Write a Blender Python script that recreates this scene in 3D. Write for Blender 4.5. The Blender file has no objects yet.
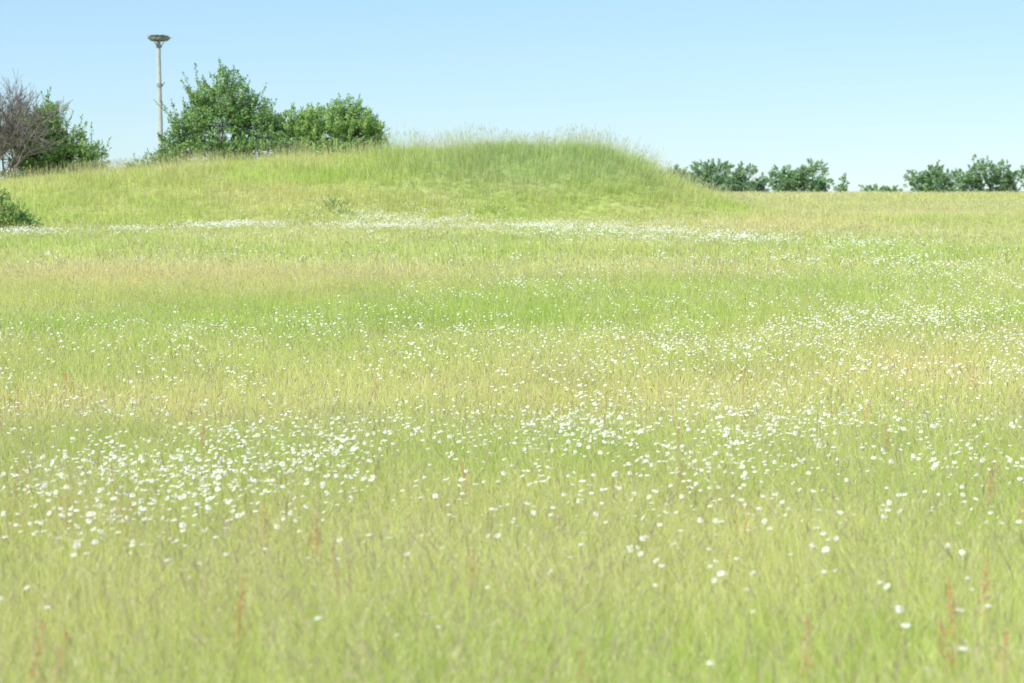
import bpy, math, numpy as np
from mathutils import Vector
R = np.random.RandomState(7)
sc = bpy.context.scene
sc.view_settings.view_transform='Standard'; sc.view_settings.look='None'
sc.view_settings.exposure=0; sc.view_settings.gamma=1

# ---------------------------------------------------------------- helpers
_T = np.random.RandomState(3).rand(256,256)
def vnoise(x,y):
    x=np.asarray(x,float); y=np.asarray(y,float)
    xi=np.floor(x).astype(int); yi=np.floor(y).astype(int)
    fx=x-xi; fy=y-yi
    fx=fx*fx*(3-2*fx); fy=fy*fy*(3-2*fy)
    g=lambda a,b:_T[a%256,b%256]
    return (g(xi,yi)*(1-fx)+g(xi+1,yi)*fx)*(1-fy)+(g(xi,yi+1)*(1-fx)+g(xi+1,yi+1)*fx)*fy
def fbm(x,y,o=3):
    s=0;a=1;t=0
    for i in range(o):
        s=s+a*vnoise(x*2**i+17*i,y*2**i+31*i); t+=a; a*=.5
    return s/t
def sstep(a,b,x):
    t=np.clip((x-a)/(b-a),0,1); return t*t*(3-2*t)

# ---------------------------------------------------------------- terrain
PY=[-60,0,11,20,36,60,90,120,150,200,300,400,600,3000]
PZ=[-2.6,-2.5,-2.52,-2.85,-2.7,-2.0,-.9,.3,1.6,3.0,5.6,7.4,7.9,8.0]
def base(x,y):
    x=np.asarray(x,float); y=np.asarray(y,float)
    z=sum(np.interp(y+d*(1+abs(y)*.02),PY,PZ) for d in (-3,-1.5,0,1.5,3))/5
    und=(fbm(x/26+5,y/17+2,2)-.5)*.7*sstep(20,60,y)*(1-sstep(200,330,y))
    return z-.5+und
HX=[-120,-90,-60,-46,-38,-34,-31,-23.4,-15.9,-9.9,-4.6,.6,5,8.1,10.35,12.6,14.85,17.1,20,24]
HM=[0,.3,.9,1.4,1.95,2.45,2.8,3.4,3.85,4.1,4.35,4.5,4.55,4.15,3.3,2.4,1.5,.8,.3,0]
def mound(x,y):
    x=np.asarray(x,float); y=np.asarray(y,float)
    h=sum(np.interp(x+d,HX,HM) for d in (-1,0,1))/3
    yf=np.interp(x,[-40,-30,-5,5,15],[108,112,127,131,133])
    yt=np.interp(x,[-40,-5,5],[147,149,150])
    m=sstep(0,1,(y-yf)/(yt-yf))**.9*(1-sstep(156,182,y))
    return h*m*(1+.18*(fbm(x/4.5,y/4.5)-.5))
def ground(x,y): return base(x,y)+mound(x,y)

def dryness(x,y):
    t=np.interp(y,[8,15,20,25,30,37,43,50,60,70,85,97,108,125,160,200,300],
                  [.26,.28,.36,.46,.54,.64,.5,.4,.4,.6,.6,.44,.47,.5,.5,.6,.6])
    n=fbm(x/9+3,y/7+9,3)-.5
    n2=fbm(x/2.2+30,y/2.4+4,2)-.5
    t=t+n*1.0+n2*.6
    def bl(cx,cy,rx,ry): return np.exp(-((x-cx)/rx)**2-((y-cy)/ry)**2)
    t-=.55*bl(8,68,9,7); t-=.3*bl(1,63,5,4); t+=.25*bl(-14,78,12,9); t+=.2*bl(22,130,14,16)
    t-=.4*bl(15,75,6,5)
    t-=.2*bl(-5,57,8,5)
    m=mound(x,y)
    t=np.where(m>.4,.38+n*.8+n2*.7,t)
    return np.clip(t,0,1)
def sward(x,y):
    t=dryness(x,y)[:,None]
    g=np.array([.555,.715,.145]); s=np.array([.84,.78,.345])
    c=g*(1-t)+s*t
    top=(np.exp(-((x-5)/13)**4)*np.clip(mound(x,y)/3.5,0,1)**2)[:,None]*.8
    c=c*(1-top)+np.array([.46,.61,.23])*top
    return c

def lin(n,a,b,p=1): return a+(b-a)*np.linspace(0,1,n)**p
def grid_mesh(name,xs,ys,fz,mat):
    X,Y=np.meshgrid(xs,ys); x=X.ravel(); y=Y.ravel(); z=fz(x,y)
    co=np.stack([x,y,z],1); nx=len(xs); ny=len(ys)
    i=np.arange(ny-1)[:,None]*nx+np.arange(nx-1)[None,:]; i=i.ravel()
    f=np.stack([i,i+1,i+nx+1,i+nx],1)
    me=bpy.data.meshes.new(name); me.from_pydata(co.tolist(),[],f.tolist()); me.update()
    c=me.color_attributes.new('sward','FLOAT_COLOR','POINT')
    cc=np.ones((len(co),4)); cc[:,:3]=sward(x,y); c.data.foreach_set('color',cc.ravel())
    me.materials.append(mat); me.shade_smooth()
    o=bpy.data.objects.new(name,me); sc.collection.objects.link(o); return o

# ---------------------------------------------------------------- materials
def newmat(name):
    m=bpy.data.materials.new(name); m.use_nodes=True; nt=m.node_tree; nt.nodes.clear()
    return m,nt,nt.nodes.new,nt.links.new
def soil():
    m,nt,N,L=newmat('meadow_turf')
    out=N('ShaderNodeOutputMaterial'); b=N('ShaderNodeBsdfDiffuse'); a=N('ShaderNodeAttribute'); a.attribute_name='sward'
    g=N('ShaderNodeNewGeometry'); no=N('ShaderNodeTexNoise'); no.inputs['Scale'].default_value=1.7; no.inputs['Detail'].default_value=8
    L(g.outputs['Position'],no.inputs['Vector'])
    r=N('ShaderNodeMapRange'); r.inputs['From Min'].default_value=.3; r.inputs['From Max'].default_value=.7
    r.inputs['To Min'].default_value=.35; r.inputs['To Max'].default_value=.75
    L(no.outputs['Fac'],r.inputs['Value'])
    v=N('ShaderNodeVectorMath'); v.operation='SCALE'; L(a.outputs['Color'],v.inputs[0]); L(r.outputs[0],v.inputs['Scale'])
    L(v.outputs[0],b.inputs['Color']); L(b.outputs[0],out.inputs['Surface']); return m
def leafy(name,source,trans=.35):
    m,nt,N,L=newmat(name)
    out=N('ShaderNodeOutputMaterial'); d=N('ShaderNodeBsdfDiffuse'); t=N('ShaderNodeBsdfTranslucent'); mx=N('ShaderNodeMixShader')
    mx.inputs[0].default_value=trans
    vc=N('ShaderNodeAttribute'); vc.attribute_name='col'
    if source=='inst':
        ic=N('ShaderNodeAttribute'); ic.attribute_type='INSTANCER'; ic.attribute_name='sward'
        mul=N('ShaderNodeMix'); mul.data_type='RGBA'
        sm=N('ShaderNodeVectorMath'); sm.operation='MULTIPLY'
        L(ic.outputs['Vector'],sm.inputs[0]); L(vc.outputs['Color'],sm.inputs[1])
        L(vc.outputs['Alpha'],mul.inputs['Factor']); L(sm.outputs[0],mul.inputs['A']); L(vc.outputs['Color'],mul.inputs['B'])
        col=mul.outputs['Result']
    else: col=vc.outputs['Color']
    L(col,d.inputs['Color']); L(col,t.inputs['Color'])
    L(d.outputs[0],mx.inputs[1]); L(t.outputs[0],mx.inputs[2]); L(mx.outputs[0],out.inputs['Surface'])
    return m
def bark(name,c1,c2,scale=6):
    m,nt,N,L=newmat(name)
    out=N('ShaderNodeOutputMaterial'); b=N('ShaderNodeBsdfPrincipled'); b.inputs['Roughness'].default_value=.85
    tc=N('ShaderNodeTexCoord'); no=N('ShaderNodeTexNoise'); no.inputs['Scale'].default_value=scale; no.inputs['Detail'].default_value=6
    mp=N('ShaderNodeMapping'); mp.inputs['Scale'].default_value=(3,3,.4); L(tc.outputs['Object'],mp.inputs[0]); L(mp.outputs[0],no.inputs['Vector'])
    cr=N('ShaderNodeValToRGB'); cr.color_ramp.elements[0].position=.35; cr.color_ramp.elements[1].position=.65
    cr.color_ramp.elements[0].color=(*c1,1); cr.color_ramp.elements[1].color=(*c2,1)
    L(no.outputs['Fac'],cr.inputs[0]); L(cr.outputs[0],b.inputs['Base Color']); L(b.outputs[0],out.inputs['Surface']); return m
M_soil=soil(); M_grass=leafy('grass_blades','inst',.38); M_flow=leafy('daisy_petals','vert',.3)
M_leaf=leafy('tree_leaves','vert',.35); M_bark=bark('bark',(.10,.08,.06),(.2,.17,.13))
M_pole=bark('weathered_pole',(.42,.41,.39),(.62,.61,.58),5); M_nest=bark('nest_sticks',(.12,.10,.08),(.26,.22,.18),9)
M_steel=bark('galvanised_steel',(.25,.26,.27),(.36,.37,.38),4); M_dead=bark('dead_twigs',(.15,.12,.11),(.29,.245,.23),8)

# ---------------------------------------------------------------- ground + mound
xs=np.unique(np.concatenate([-lin(40,60,2500,3)[::-1],np.linspace(-60,60,161),lin(40,60,2500,3)]))
ys=np.unique(np.concatenate([-lin(10,5,200,2)[::-1],np.linspace(-5,190,200),lin(70,190,3500,2.6)]))
grid_mesh('meadow_ground',xs,ys,base,M_soil)
def mz(x,y):
    m=mound(x,y); return base(x,y)+np.where(m>.03,m,m-.12)
grid_mesh('grassy_mound',np.linspace(-118,26,200),np.linspace(104,184,110),mz,M_soil)

# ---------------------------------------------------------------- mesh builder
class MB:
    def __init__(s): s.v=[];s.f=[];s.c=[];s.mi=[];s.n=0
    def add(s,vs,fs,col,mi=0):
        b=s.n; s.v+= [tuple(map(float,p)) for p in vs]; s.c+=[tuple(col)]*len(vs); s.n+=len(vs)
        s.f+=[tuple(b+i for i in f) for f in fs]; s.mi+=[mi]*len(fs)
    def mesh(s,name,mats):
        me=bpy.data.meshes.new(name); me.from_pydata(s.v,[],s.f); me.update()
        c=me.color_attributes.new('col','FLOAT_COLOR','POINT')
        c.data.foreach_set('color',np.array(s.c,dtype=np.float32).ravel())
        for m in mats: me.materials.append(m)
        me.polygons.foreach_set('material_index',s.mi); return me

STRAW=[(.88,.82,.47),(.80,.77,.40),(.64,.52,.36),(.46,.32,.27),(.82,.80,.40),(.52,.39,.30)]
def blade(mb,bx,by,h,w,az,lean,col,seg=3):
    dx,dy=math.cos(az),math.sin(az); tw=az+math.pi/2+R.uniform(-.6,.6); px,py=math.cos(tw),math.sin(tw)
    vs=[];fs=[]
    for i in range(seg+1):
        t=i/seg; o=lean*h*t**2; z=h*t*(1-.25*lean*t); ww=w*.5*(1-t**1.6) if i<seg else 0
        cx=bx+dx*o; cy=by+dy*o
        if i<seg: vs+=[(cx-px*ww,cy-py*ww,z),(cx+px*ww,cy+py*ww,z)]
        else: vs+=[(cx,cy,z)]
    for i in range(seg-1): fs.append((2*i,2*i+1,2*i+3,2*i+2))
    fs.append((2*seg-2,2*seg-1,2*seg)); mb.add(vs,fs,col)
def stalk(mb,bx,by,h,w,az,lean,hl,hw,col,hcol,kind=0,far=False):
    dx,dy=math.cos(az),math.sin(az); P=[]; ns=2 if far else 4
    for i in range(ns+1):
        t=i/ns; o=lean*h*t**2.2; P.append((bx+dx*o,by+dy*o,h*t*(1-.2*lean*t)))
    for k in range(1 if far else 2):
        px,py=(math.cos(az+1.57*k+.7)*w/2,math.sin(az+1.57*k+.7)*w/2)
        vs=[];
        for p in P: vs+=[(p[0]-px,p[1]-py,p[2]),(p[0]+px,p[1]+py,p[2])]
        mb.add(vs,[(2*i,2*i+1,2*i+3,2*i+2) for i in range(ns)],col)
    a=np.array(P[-2]);b=np.array(P[-1]); d=(b-a)/np.linalg.norm(b-a)
    if kind==0:
        for k in range(2):
            q=np.array([math.cos(az+1.57*k),math.sin(az+1.57*k),0])*hw/2
            m1=b+d*hl*.3; m2=b+d*hl*.7
            mb.add([b,m1-q,m1+q,m2-q*.8,m2+q*.8,b+d*hl],[(0,2,1),(1,2,4,3),(3,4,5)],hcol)
    else:
        for k in range(5 if far else 12):
            t=R.rand(); s=b-d*hl*.3+d*hl*1.3*t; an=R.uniform(0,6.28); l=hl*.35*(1-t*.7)
            e=s+np.array([math.cos(an)*l,math.sin(an)*l,l*.7]); q=np.array([-math.sin(an),math.cos(an),0])*hw*.25
            mb.add([s,(s+e)/2+q,e,(s+e)/2-q],[(0,1,2,3)],hcol)
def tuft(name,n,rad,h0,h1,w,ns,sh0,sh1,sw,hl,hw,seg=3,far=False):
    mb=MB()
    for i in range(n):
        r=rad*math.sqrt(R.rand()); a=R.uniform(0,6.28); b=R.uniform(.62,1.25); y=R.uniform(-.1,.1)
        if R.rand()<.11: col=(*[c*R.uniform(.85,1.05) for c in STRAW[R.randint(6)]],1)
        else: col=(b*(1+y),b,b*(1-y*1.5),0)
        blade(mb,r*math.cos(a),r*math.sin(a),R.uniform(h0,h1),w*R.uniform(.6,1.3),R.uniform(0,6.28),R.uniform(.05,.7),col,seg)
    for i in range(ns):
        r=rad*math.sqrt(R.rand()); a=R.uniform(0,6.28); s=STRAW[R.randint(6)]; k=R.uniform(.85,1.08)
        az=R.normal(.1,1.2)
        stalk(mb,r*math.cos(a),r*math.sin(a),R.uniform(sh0,sh1),sw,az,R.uniform(.05,.55),hl*R.uniform(.6,1.3),hw*R.uniform(.7,1.3),
              (1.1,1.02,1.2,0) if R.rand()<.6 else (.82*k,.78*k,.44*k,1),(s[0]*k,s[1]*k,s[2]*k,1),1 if R.rand()<.65 else 0,far)
    return mb.mesh(name,[M_grass])
def coll(name,meshes):
    c=bpy.data.collections.new(name)
    for i,me in enumerate(meshes):
        o=bpy.data.objects.new(me.name,me); c.objects.link(o)
    return c
tm=[]
for k in range(5): tm.append(tuft('tuft_a%d'%k,760,.62,.18,.52,.0044,95,.42,.78,.0024,.09,.0065))
for k in range(4): tm.append(tuft('tuft_b%d'%k,820,1.22,.20,.50,.0098,145,.42,.70,.0042,.10,.0115,2))
for k in range(4): tm.append(tuft('tuft_c%d'%k,650,2.05,.24,.52,.024,110,.45,.80,.009,.14,.024,2,True))
for k in range(3): tm.append(tuft('tuft_d%d'%k,540,5.1,.3,.58,.07,70,.45,.72,.03,.15,.07,2,True))
for k in range(4): tm.append(tuft('tuft_e%d'%k,2,.15,.5,.7,.005,2,.70,1.0,.0027,.17,.011))
C_grass=coll('grass_tufts',tm)

def gn_object(name,x,y,z,rot,scl,var,col,collection):
    me=bpy.data.meshes.new(name); n=len(x)
    me.vertices.add(n); me.vertices.foreach_set('co',np.stack([x,y,z],1).astype(np.float32).ravel())
    a=me.attributes.new('rot','FLOAT_VECTOR','POINT'); a.data.foreach_set('vector',rot.astype(np.float32).ravel())
    a=me.attributes.new('scl','FLOAT_VECTOR','POINT'); a.data.foreach_set('vector',scl.astype(np.float32).ravel())
    a=me.attributes.new('variant','INT','POINT'); a.data.foreach_set('value',var.astype(np.int32))
    a=me.attributes.new('sward','FLOAT_VECTOR','POINT'); a.data.foreach_set('vector',col.astype(np.float32).ravel())
    o=bpy.data.objects.new(name,me); sc.collection.objects.link(o)
    ng=bpy.data.node_groups.new(name+'_scatter','GeometryNodeTree')
    ng.interface.new_socket('Geometry',in_out='INPUT',socket_type='NodeSocketGeometry')
    ng.interface.new_socket('Geometry',in_out='OUTPUT',socket_type='NodeSocketGeometry')
    N=ng.nodes.new; L=ng.links.new
    gi=N('NodeGroupInput'); go=N('NodeGroupOutput'); ip=N('GeometryNodeInstanceOnPoints'); ci=N('GeometryNodeCollectionInfo')
    ci.inputs['Collection'].default_value=collection; ci.inputs['Separate Children'].default_value=True; ci.inputs['Reset Children'].default_value=True
    def na(nm,t):
        q=N('GeometryNodeInputNamedAttribute'); q.data_type=t; q.inputs['Name'].default_value=nm; return q.outputs['Attribute']
    L(gi.outputs[0],ip.inputs['Points']); L(ci.outputs[0],ip.inputs['Instance']); ip.inputs['Pick Instance'].default_value=True
    L(na('variant','INT'),ip.inputs['Instance Index']); L(na('rot','FLOAT_VECTOR'),ip.inputs['Rotation']); L(na('scl','FLOAT_VECTOR'),ip.inputs['Scale'])
    L(ip.outputs[0],go.inputs[0])
    md=o.modifiers.new('scatter','NODES'); md.node_group=ng
    return o
X=[];Y=[];V=[];S=[]
def zone(y0,y1,d,v0,nv,margin):
    gy=np.arange(y0,y1,d); W=.29*y1+margin; gx=np.arange(-W,W,d)
    x,y=np.meshgrid(gx,gy); x=x+((np.arange(len(gy))%2)*d/2)[:,None]; x=x.ravel();y=y.ravel()
    x=x+R.uniform(-.28,.28,len(x))*d; y=y+R.uniform(-.28,.28,len(x))*d
    m=(abs(x)<.27*y+margin)&~((y>180)&(x<.04*y)); x=x[m];y=y[m]
    X.append(x);Y.append(y);V.append(R.randint(v0,v0+nv,len(x)))
    s=R.uniform(.85,1.15,len(x))*(.72+.56*fbm(x/3,y/3)); s*=1+.6*np.clip(mound(x,y)/4,0,1)+.5*np.exp(-((x-2)/11)**4)*np.clip(mound(x,y)/4.2,0,1)**4
    s*=np.where(mound(x,y)>2,R.uniform(.75,1.35,len(x)),1)
    S.append(np.stack([R.uniform(.93,1.1,len(x))]*2+[s],1))
zone(7,30,.9,0,5,1.2); zone(29.5,75,1.8,5,4,2.5); zone(74,179,2.95,9,4,5); zone(178,440,7.4,13,3,6)
n=3600; yy=R.uniform(7.2,30,n); xx=R.uniform(-1,1,n)*(.28*yy+1)
k=fbm(xx/1.3+9,yy/1.6+2,2)+R.rand(n)*.3>.60; xx=xx[k];yy=yy[k];n=len(xx)
X.append(xx);Y.append(yy);V.append(R.randint(16,20,n));S.append(np.ones((n,3))*R.uniform(.7,1.05,(n,1)))
x=np.concatenate(X);y=np.concatenate(Y);V=np.concatenate(V);S=np.concatenate(S)
az=R.uniform(0,6.283,len(x)); e=.8
nxw=-(ground(x+e,y)-ground(x-e,y))/(2*e); nyw=-(ground(x,y+e)-ground(x,y-e))/(2*e)
nxl=nxw*np.cos(az)+nyw*np.sin(az); nyl=-nxw*np.sin(az)+nyw*np.cos(az)
rot=np.stack([-np.arctan(nyl)+R.normal(0,.015,len(x)),np.arctan(nxl)+R.normal(0,.015,len(x)),az],1)
col=np.clip(sward(x,y)*R.uniform(.93,1.07,(len(x),1)),0,.95)
gn_object('meadow_grass',x,y,ground(x,y)-.02,rot,S,V,col,C_grass)
print('grass instances',len(x))

# ---------------------------------------------------------------- daisies (heads turn towards the sun)
def daisy(name,pet,D,heads,sw):
    mb=MB()
    for h in range(heads):
        bx,by=(0,0) if heads==1 else (R.normal(0,.18),R.normal(0,.18)); H=R.uniform(.50,.76)
        tilt=R.uniform(.08,.8); az=math.radians(-125)+R.normal(0,.6)
        n=np.array([math.sin(tilt)*math.cos(az),math.sin(tilt)*math.sin(az),math.cos(tilt)])
        u=np.cross(n,[0.3,1,.1]); u/=np.linalg.norm(u); v=np.cross(n,u); c=np.array([bx+n[0]*.03,by+n[1]*.03,H]); r=D/2*R.uniform(.8,1.15)
        g=(.5,.62,.16,1)
        q=np.array([1,0,0])*sw/2; b=np.array([bx,by,0]); m=np.array([bx,by,H*.7])
        mb.add([b-q,b+q,m+q,m-q,c+q*.8,c-q*.8],[(0,1,2,3),(3,2,4,5)],g)
        droop=R.uniform(.0,.3)
        for k in range(pet):
            a=6.283*k/pet+R.uniform(-.08,.08); e=np.cos(a)*u+np.sin(a)*v-n*droop; t=-np.sin(a)*u+np.cos(a)*v; wd=math.pi*r/pet*.9; rr=r*R.uniform(.86,1.06)
            w=R.uniform(.82,.9)
            mb.add([c+e*r*.25-t*wd*.45,c+e*r*.25+t*wd*.45,c+e*rr*.8+t*wd*.8-n*.002,c+e*rr+n*-.004,c+e*rr*.8-t*wd*.8-n*.002],[(0,1,2,3,4)],(w,w,w*.97,1))
        ds=[c+n*.002+r*.3*(math.cos(6.283*k/8)*u+math.sin(6.283*k/8)*v) for k in range(8)]+[c+n*.008]
        mb.add(ds,[(k,(k+1)%8,8) for k in range(8)],(.80,.58,.08,1))
    return mb.mesh(name,[M_flow])
C_d=coll('daisy_plants',[daisy('daisy_a%d'%k,16,.056,1,.003) for k in range(10)]+[daisy('daisy_b%d'%k,10,.058,2,.004) for k in range(6)]+[daisy('daisy_c%d'%k,8,.080,5,.005) for k in range(5)])
B=[(-3.8,24,2.5,2.5,950),(1.5,27.5,1.2,2.2,580),(0,27,6,5,1300),(-4.2,19,1.0,1.8,190),(4.5,26,2.2,3,380),(-6.0,27,1.5,3,240),(-4.5,22,1.2,1.6,140),
   (9,47,3.8,5.5,760),(12.5,52,3,4,360),(-5,48,3,4,270),(-11.5,45,1.5,4,90),(15.5,70,3.5,6,430),(0,63,2.2,3,140),(5,60,5,9,250),(-2,41,5,4,210),
   (6.5,41,3.5,3,290),(11,36,3,4,230),(-3.5,17,3,2.2,70),(3,15,3,2.5,24),(5,21,2.6,2,150),(0,19,4,1.6,100)]
X=[];Y=[]
for cx,cy,sx,sy,n in B:
    a=cx+R.normal(0,sx,n*2); b=cy+R.normal(0,sy,n*2); p=fbm(a*.9+50,b*.55+8,3); k=np.argsort(-(p+R.rand(n*2)*.36))[:n]
    X.append(a[k]);Y.append(b[k])
def band(x0,y0,x1,y1,w,n):
    t=R.rand(n*3); a=x0+(x1-x0)*t+R.normal(0,1.6,n*3); b=y0+(y1-y0)*t+R.normal(0,w,n*3); p=fbm(a*.35+5,b*.25+8,3); k=np.argsort(-(p+R.rand(n*3)*.5))[:n]
    X.append(a[k]);Y.append(b[k])
band(-29,97,-14,121,2.2,560); band(-15,121,-2,130,3.2,400); band(-10,116,2,110,3.5,280); band(0,114,11,100,4,400); band(11,100,18,93,4,130); band(-2,121,12,117,4,200)
X.append(R.uniform(-20,24,600));Y.append(R.uniform(32,112,600))
nx=[3.06,3.0,3.12,2.85,1.78,1.72,2.95,1.02,1.0,-3.1,-2.35,-1.6,-1.1,2.25,-.05,2.3]
ny=[13,12.8,13.4,13.1,14,13.6,11.7,16.5,16.2,13.6,15.2,14.6,16,11.3,14,16.4]
X.append(np.array(nx));Y.append(np.array(ny))
x=np.concatenate(X);y=np.concatenate(Y); m=(y>11)&(abs(x)<.29*y+3); x=x[m];y=y[m]
var=np.where(y<34,R.randint(0,10,len(x)),np.where(y<75,R.randint(10,16,len(x)),R.randint(16,21,len(x))))
s=R.uniform(.75,1.15,len(x)); tilt=R.normal(0,.14,(len(x),2))
gn_object('oxeye_daisies',x,y,ground(x,y)+R.uniform(-.03,.08,len(x)),np.column_stack([tilt,R.uniform(-.6,.6,len(x))]),np.column_stack([s,s,R.uniform(.95,1.1,len(x))]),var,np.ones((len(x),3)),C_d)
print('daisies',len(x))

# ---------------------------------------------------------------- sorrel
def sorrel(name):
    mb=MB()
    for s in range(3):
        bx,by=R.normal(0,.05,2); H=R.uniform(.55,.8); c=(.70,.42,.20,1)
        stalk(mb,bx,by,H,.004,R.uniform(0,6),.0,.01,.01,c,c)
        for k in range(44):
            z=R.uniform(.5,1)*H; l=.045*(1.2-z/H)+.003; a=R.uniform(0,6.28); p=np.array([bx+math.cos(a)*l,by+math.sin(a)*l,z])
            q=np.array([math.sin(a),-math.cos(a),0])*.006; k2=R.uniform(.8,1.1)
            mb.add([p-q,p+np.array([0,0,-.008]),p+q,p+np.array([0,0,.010])],[(0,1,2,3)],(.78*k2,.38*k2,.22*k2,1))
    return mb.mesh(name,[M_flow])
C_s=coll('sorrel_plants',[sorrel('sorrel_%d'%k) for k in range(3)])
x=np.array([3.05,3.1,2.95,3.2,3.4,3.3,2.2,5.2,5.3,-1.3,-4.3,-4.0,.4,1.9,-2.9]+list(R.uniform(-9,9,36)));y=np.array([13.6,12.4,12.9,12.2,14.5,11.8,19,22,22.4,15.5,19.5,14,12,12.5,11.6]+list(R.uniform(13,36,36)))
n=len(x)
gn_object('common_sorrel',x,y,ground(x,y),np.column_stack([R.normal(0,.1,(n,2)),R.uniform(0,6,n)]),np.full((n,3),1.0)*R.uniform(.8,1.05,(n,1)),R.randint(0,3,n),np.ones((n,3)),C_s)

# ---------------------------------------------------------------- trees
def prism(mb,a,b,r0,r1,col,mi=1,n=4):
    a=np.array(a,float);b=np.array(b,float); d=b-a; L=np.linalg.norm(d)
    if L<1e-5: return
    d/=L; u=np.cross(d,[.31,.22,.92]); u/=np.linalg.norm(u)+1e-9; v=np.cross(d,u); vs=[]
    for p,r in ((a,r0),(b,r1)):
        for k in range(n): t=6.283*k/n; vs.append(p+r*(math.cos(t)*u+math.sin(t)*v))
    mb.add(vs,[(k,(k+1)%n,n+(k+1)%n,n+k) for k in range(n)],col,mi)
def leaves(mb,P,size,c0,c1,spread_tone):
    n=len(P); a=R.normal(size=(n,3)); a/=np.linalg.norm(a,axis=1)[:,None]; b=np.cross(a,R.normal(size=(n,3))); b/=np.linalg.norm(b,axis=1)[:,None]
    s=size*R.uniform(.6,1.3,(n,1)); q=np.stack([P-a*s*.5,P+b*s*.32,P+a*s*.5,P-b*s*.32],1)
    t=np.clip(spread_tone+R.normal(0,.25,n),0,1)[:,None]; c=np.array(c0)*(1-t)+np.array(c1)*t
    base=mb.n; mb.v+=list(map(tuple,q.reshape(-1,3).tolist())); cc=np.repeat(np.column_stack([c,np.ones(n)]),4,0); mb.c+=list(map(tuple,cc.tolist()))
    mb.f+=[(base+4*i,base+4*i+1,base+4*i+2,base+4*i+3) for i in range(n)]; mb.mi+=[0]*n; mb.n+=4*n
def tree(mb,x0,y0,lobes,twigs,per,leaf,c0,c1,shoots=0,trunk=.16,wood=True,twl=.9,roots=1,shl=1.1):
    z0=float(ground(np.array([x0]),np.array([y0]))[0])-.1; O=np.array([x0,y0,z0]); wc=(1,1,1,1)
    vol=np.array([l[3]*l[4]*l[5] for l in lobes])**.8; vol/=vol.sum()
    for li,l in enumerate(lobes):
        C=O+np.array(l[:3]); rr=np.array(l[3:6])
        if wood:
            b0=O+np.array([R.normal(0,.15*roots),R.normal(0,.15),0]); mid=(b0*.45+C*.55)+np.array([R.normal(0,.3),R.normal(0,.3),-.15*rr[2]])
            prism(mb,b0,mid,trunk,trunk*.65,wc,1,6); prism(mb,mid,C,trunk*.65,trunk*.35,wc,1,5)
        n=max(6,int(twigs*vol[li]))
        for i in range(n):
            d=R.normal(size=3); d/=np.linalg.norm(d)
            if d[2]<-.6: d[2]*=-.5
            lump=.66+.6*vnoise(d[0]*2.6+7*li+20,d[2]*2.6+d[1]*2+11)
            e=C+d*rr*lump*R.uniform(.55,1.03)**.6; e[2]=max(e[2],z0+.35); dirn=d*rr/np.linalg.norm(d*rr)+np.array([0,0,.35])+R.normal(0,.3,3); dirn/=np.linalg.norm(dirn)
            L=twl*R.uniform(.5,1.2); s=e-dirn*L*.6; t=s+dirn*L
            if wood and i%3==0:
                prism(mb,C+d*rr*.15,s,trunk*.22,.025,wc,1,3); prism(mb,s,t,.02,.008,wc,1,3)
            k=R.rand(per)[:,None]**.8; P=s+(t-s)*k+R.normal(0,.17*twl,(per,3))*(1.15-k*.8)
            leaves(mb,P,leaf,c0,c1,R.uniform(.0,.95))
        for i in range(int(shoots*vol[li]+.5)):
            a=R.uniform(0,6.28); q=R.uniform(0,1)**.6; s=C+np.array([math.cos(a)*q*rr[0],math.sin(a)*q*rr[1],rr[2]*math.sqrt(max(.05,1-q*q))*.8])
            dirn=np.array([math.cos(a)*q*.8,math.sin(a)*q*.8,1.0])+R.normal(0,.25,3); dirn/=np.linalg.norm(dirn); L=shl*R.uniform(.6,1.5); t=s+dirn*L
            prism(mb,s-dirn*.4,t,.03,.01,wc,1,3); k=R.rand(int(per*1.1))[:,None]; P=s+(t-s)*k+R.normal(0,.12,(len(k),3))*(1.2-k)
            leaves(mb,P,leaf,c0,c1,R.uniform(.3,1))
def finish(mb,name,mats=(M_leaf,M_bark)):
    me=mb.mesh(name,list(mats)); o=bpy.data.objects.new(name,me); sc.collection.objects.link(o); return o
DK=(.16,.29,.11); LT=(.44,.62,.22)
mb=MB(); tree(mb,-22.4,157,[(-.2,0,3.8,2.9,2.8,2.6),(-2.6,0,2.6,2.2,2.4,2.2),(2.0,.5,3.2,2.4,2.4,2.3),(.2,0,5.7,1.7,1.7,2.0),(-1.9,0,5.0,1.3,1.5,1.8),(-1,-1,1.3,3.9,2.2,1.3),(2.5,-1,1.3,3.2,2.2,1.3),(3.4,0,2.5,1.5,1.8,1.9),(-4.0,-.5,1.1,1.6,1.5,1.2)],1150,34,.17,DK,LT,shoots=110,shl=1.35); finish(mb,'hawthorn_tree')
mb=MB(); tree(mb,-14.6,158,[(0,0,2.5,2.7,2.3,2.3),(2.3,0,2.3,2.3,2.2,2.1),(-2.4,.3,2.3,2.2,2.2,2.2),(1.6,0,3.9,1.8,1.6,1.5),(3.4,0,1.7,1.4,1.5,1.7),(-1.4,0,3.6,1.3,1.4,1.2),(0,-1,1.0,3.9,2,1.2),(3.0,0,3.3,1.1,1.2,1.3)],1150,36,.16,(.21,.37,.12),(.52,.68,.23),shoots=34,trunk=.13,shl=.7); finish(mb,'field_maple_tree')
mb=MB(); tree(mb,-35.0,150,[(0,0,2.5,2.6,2.2,2.4),(-1.6,0,3.5,1.7,1.6,2.0),(2.1,0,2.1,1.7,1.6,1.7),(.2,0,4.4,1.3,1.3,1.7),(3.5,0,1.7,1.1,1,1.5),(.5,-.5,1.0,3.8,1.6,1.1)],1100,32,.16,(.18,.31,.11),(.45,.62,.20),shoots=90,shl=1.3); finish(mb,'hawthorn_tree')
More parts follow.
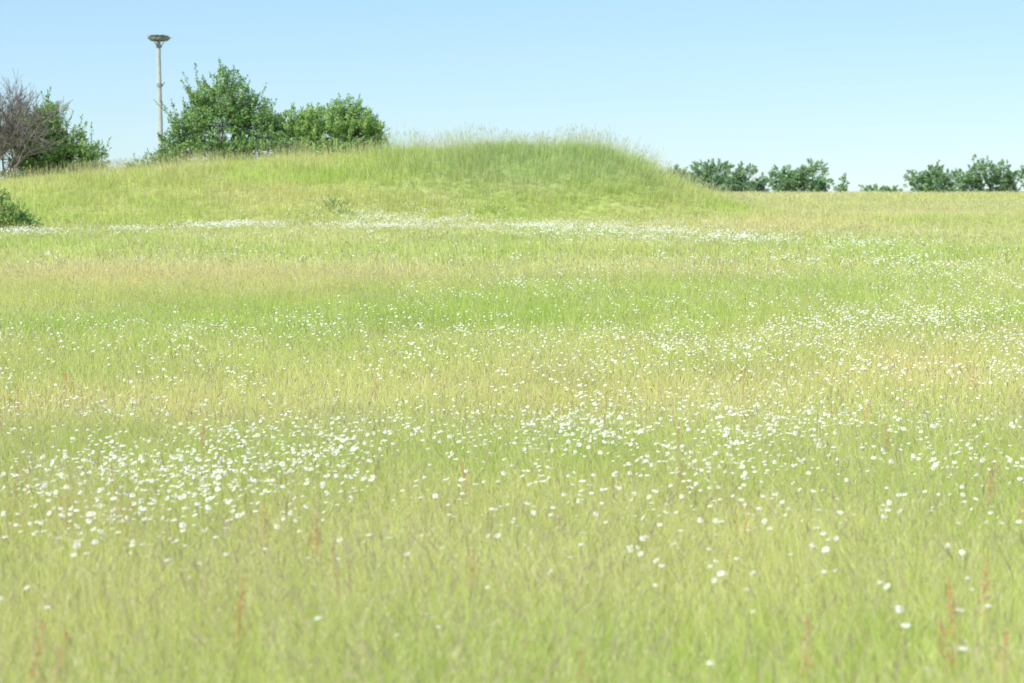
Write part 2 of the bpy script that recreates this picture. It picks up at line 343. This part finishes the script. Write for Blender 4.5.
mb=MB(); tree(mb,-27.2,153,[(0,0,.7,1.4,1.1,.8),(-1.4,0,.4,1,1,.6),(1.2,0,1.0,1,1,1)],120,26,.15,DK,LT,shoots=12,trunk=.04,twl=.6,shl=.9); finish(mb,'bramble_bush')
mb=MB(); tree(mb,-28.7,114,[(0,0,1.0,1.5,1.1,1.1),(-1.3,0,1.6,1.5,1,1.4),(1.0,0,.6,1.1,.9,.7)],300,28,.11,(.19,.32,.10),(.44,.60,.20),shoots=26,trunk=.04,twl=.5,shl=.6); finish(mb,'bramble_bush')
mb=MB(); tree(mb,-11.7,130.5,[(0,0,.7,.6,.5,.3),(.7,0,.6,.4,.4,.25)],26,20,.09,(.36,.48,.16),(.55,.66,.24),shoots=4,trunk=.02,twl=.4,shl=.4); finish(mb,'bramble_bush')

# dead shrub at the left edge
mb=MB()
def grow(p,d,L,r,depth):
    d=d/np.linalg.norm(d); q=p+d*L*.5+R.normal(0,.05*L,3); e=q+(d+R.normal(0,.15,3))*L*.5
    prism(mb,p,q,r,r*.85,(1,1,1,1),0,4); prism(mb,q,e,r*.85,r*.7,(1,1,1,1),0,4)
    if depth==0: return
    for k in range(R.randint(3,5) if depth>1 else 4):
        s=p+(e-p)*R.uniform(.35,1); grow(s,d+R.normal(0,.5,3)+np.array([0,0,.12]),L*R.uniform(.55,.82),max(r*.6,.016),depth-1)
z0=float(ground(np.array([-37.5]),np.array([146.]))[0])
for k in range(13):
    grow(np.array([-38.2+R.normal(0,1.1),146.5+R.normal(0,.6),z0-.1]),np.array([R.normal(-.02,.36),R.normal(0,.3),1.]),R.uniform(2.6,4.3),.10,4)
finish(mb,'dead_shrub',(M_dead,))

# distant trees along the far field edge
mb=MB()
def dt(x,y,w,h,tw=170):
    h=h*1.12; n=max(2,int(w/2.8)); lob=[]; ph=R.uniform(-.25,.25)
    for k in range(n):
        f=(k+.5)/n-.5; hh=h*(1-1.3*(f-ph)**2)*R.uniform(.82,1.05)
        lob.append((f*w*.85,R.normal(0,.8),hh*.62,w/n*R.uniform(.6,.85)+.4,1.8,hh*.38))
    lob.append((0,0,h*.3,w*.45,1.8,h*.3)); lob.append((0,-.5,h*.12,w*.48,1.8,h*.22))
    tree(mb,x,y,lob,int(tw*w*h/45),26,.40,(.22,.36,.20),(.42,.58,.30),shoots=max(2,int(w/3)),trunk=.18,twl=1.2,shl=.8)  # distance haze painted into the leaf colours as paler, bluer greens
for a in [(37,428,8,6.8),(41.5,418,8,8.6),(48,424,8,7.4),(53,428,4,5.0),(57,420,6,7.2),(61.5,421,7,7.8),(65.5,426,4,5.0),(69,420,2.2,4.2),(76.3,421,4.5,3.2),(80,424,4,2.6),
          (86,418,7,7.8),(91,424,7,6.8),(96,420,7,7.6),(101,421,5,6.8),(104.5,422,5,6.6),(110,418,8,8.8),(118,424,12,7),(132,420,14,8),(145,424,14,7.5)]: dt(*a)
finish(mb,'distant_trees')

# ---------------------------------------------------------------- nest platform pole
px,py=-29.8,170.0; pz=float(ground(np.array([px]),np.array([py]))[0]); top=16.1
root=bpy.data.objects.new('bird_nest_platform',None); sc.collection.objects.link(root); root.location=(px,py,pz)
H=top-pz; W=(1,1,1,1)
def part(name,mb,mat):
    me=mb.mesh(name,[mat]); o=bpy.data.objects.new(name,me); sc.collection.objects.link(o); o.parent=root
mb=MB(); prev=None
for k in range(9):
    t=k/8; p=np.array([.05*math.sin(t*5),0,-.3+t*(H+.1)]); r=.25-.08*t
    if prev is not None: prism(mb,prev[0],p,prev[1],r,W,0,12)
    prev=(p,r)
part('pole',mb,M_pole)
mb=MB()
for k in range(4):
    a=1.571*k+.4; prism(mb,(math.cos(a)*.19,math.sin(a)*.19,H-.55),(math.cos(a)*.5,math.sin(a)*.5,H-.1),.04,.04,W,0,6)
prism(mb,(0,0,H-.7),(0,0,H-.5),.24,.24,W,0,12); prism(mb,(0,0,H-4.0),(0,0,H-3.75),.25,.25,W,0,12)
prism(mb,(.2,0,H-4.0),(.42,0,H-3.6),.05,.05,W,0,6)
part('brackets',mb,M_steel)
mb=MB(); n=24
for rr,z0,z1 in ((.86,H-.05,H+.12),(.74,H-.14,H-.02)):
    vs=[];fs=[]
    for k in range(n):
        a=6.283*k/n
        for r,z in ((rr,z0),(rr+.05,z1),(rr-.02,z1),(rr-.07,z0)): vs.append((math.cos(a)*r,math.sin(a)*r,z))
    for k in range(n):
        for j in range(4): fs.append((4*k+j,4*((k+1)%n)+j,4*((k+1)%n)+(j+1)%4,4*k+(j+1)%4))
    mb.add(vs,fs,W)
for k in range(9):
    xx=-.8+.2*k; l=math.sqrt(max(.02,.86**2-xx*xx)); prism(mb,(xx,-l,H-.01),(xx,l,H-.01),.04,.04,W,0,4)
part('basket_ring',mb,M_steel)
mb=MB()
for k in range(420):
    a=R.uniform(0,6.28); r=R.uniform(.3,.9); z=H+R.uniform(.0,.28)*(1.1-abs(r-.6)); b=a+R.normal(1.57,.5); l=R.uniform(.12,.32)
    c=np.array([math.cos(a)*r,math.sin(a)*r,z]); d=np.array([math.cos(b),math.sin(b),R.normal(0,.2)])*l
    prism(mb,c-d,c+d,.016,.01,W,0,3)
part('stick_nest',mb,M_nest)

# ---------------------------------------------------------------- light, sky, camera
s=Vector((-.50,-.60,.82)).normalized()
sd=bpy.data.lights.new('sun','SUN'); sd.energy=5; sd.angle=math.radians(.5); sd.color=(1,.97,.91)
so=bpy.data.objects.new('sun',sd); so.rotation_euler=s.to_track_quat('Z','Y').to_euler(); sc.collection.objects.link(so)
w=bpy.data.worlds.new('World'); sc.world=w; w.use_nodes=True; nt=w.node_tree; bg=nt.nodes['Background']
sk=nt.nodes.new('ShaderNodeTexSky'); sk.sky_type='NISHITA'; sk.sun_disc=False
sk.sun_elevation=math.asin(s.z); sk.sun_rotation=math.atan2(s.x,s.y); sk.air_density=1.0; sk.dust_density=.2; sk.ozone_density=2.8
mx=nt.nodes.new('ShaderNodeMix'); mx.data_type='RGBA'; mx.inputs['Factor'].default_value=.33
mx.inputs['B'].default_value=(3.5,6.6,9.5,1)
nt.links.new(sk.outputs[0],mx.inputs['A']); nt.links.new(mx.outputs['Result'],bg.inputs[0]); bg.inputs[1].default_value=.13
cd=bpy.data.cameras.new('camera'); cd.lens=70.3; cd.sensor_width=36; cd.clip_end=6000; cd.clip_start=.1
cd.dof.use_dof=True; cd.dof.focus_distance=42; cd.dof.aperture_fstop=1.8
co=bpy.data.objects.new('camera',cd); co.location=(0,0,0); co.rotation_euler=(math.radians(90-3.19),0,0); sc.collection.objects.link(co); sc.camera=co
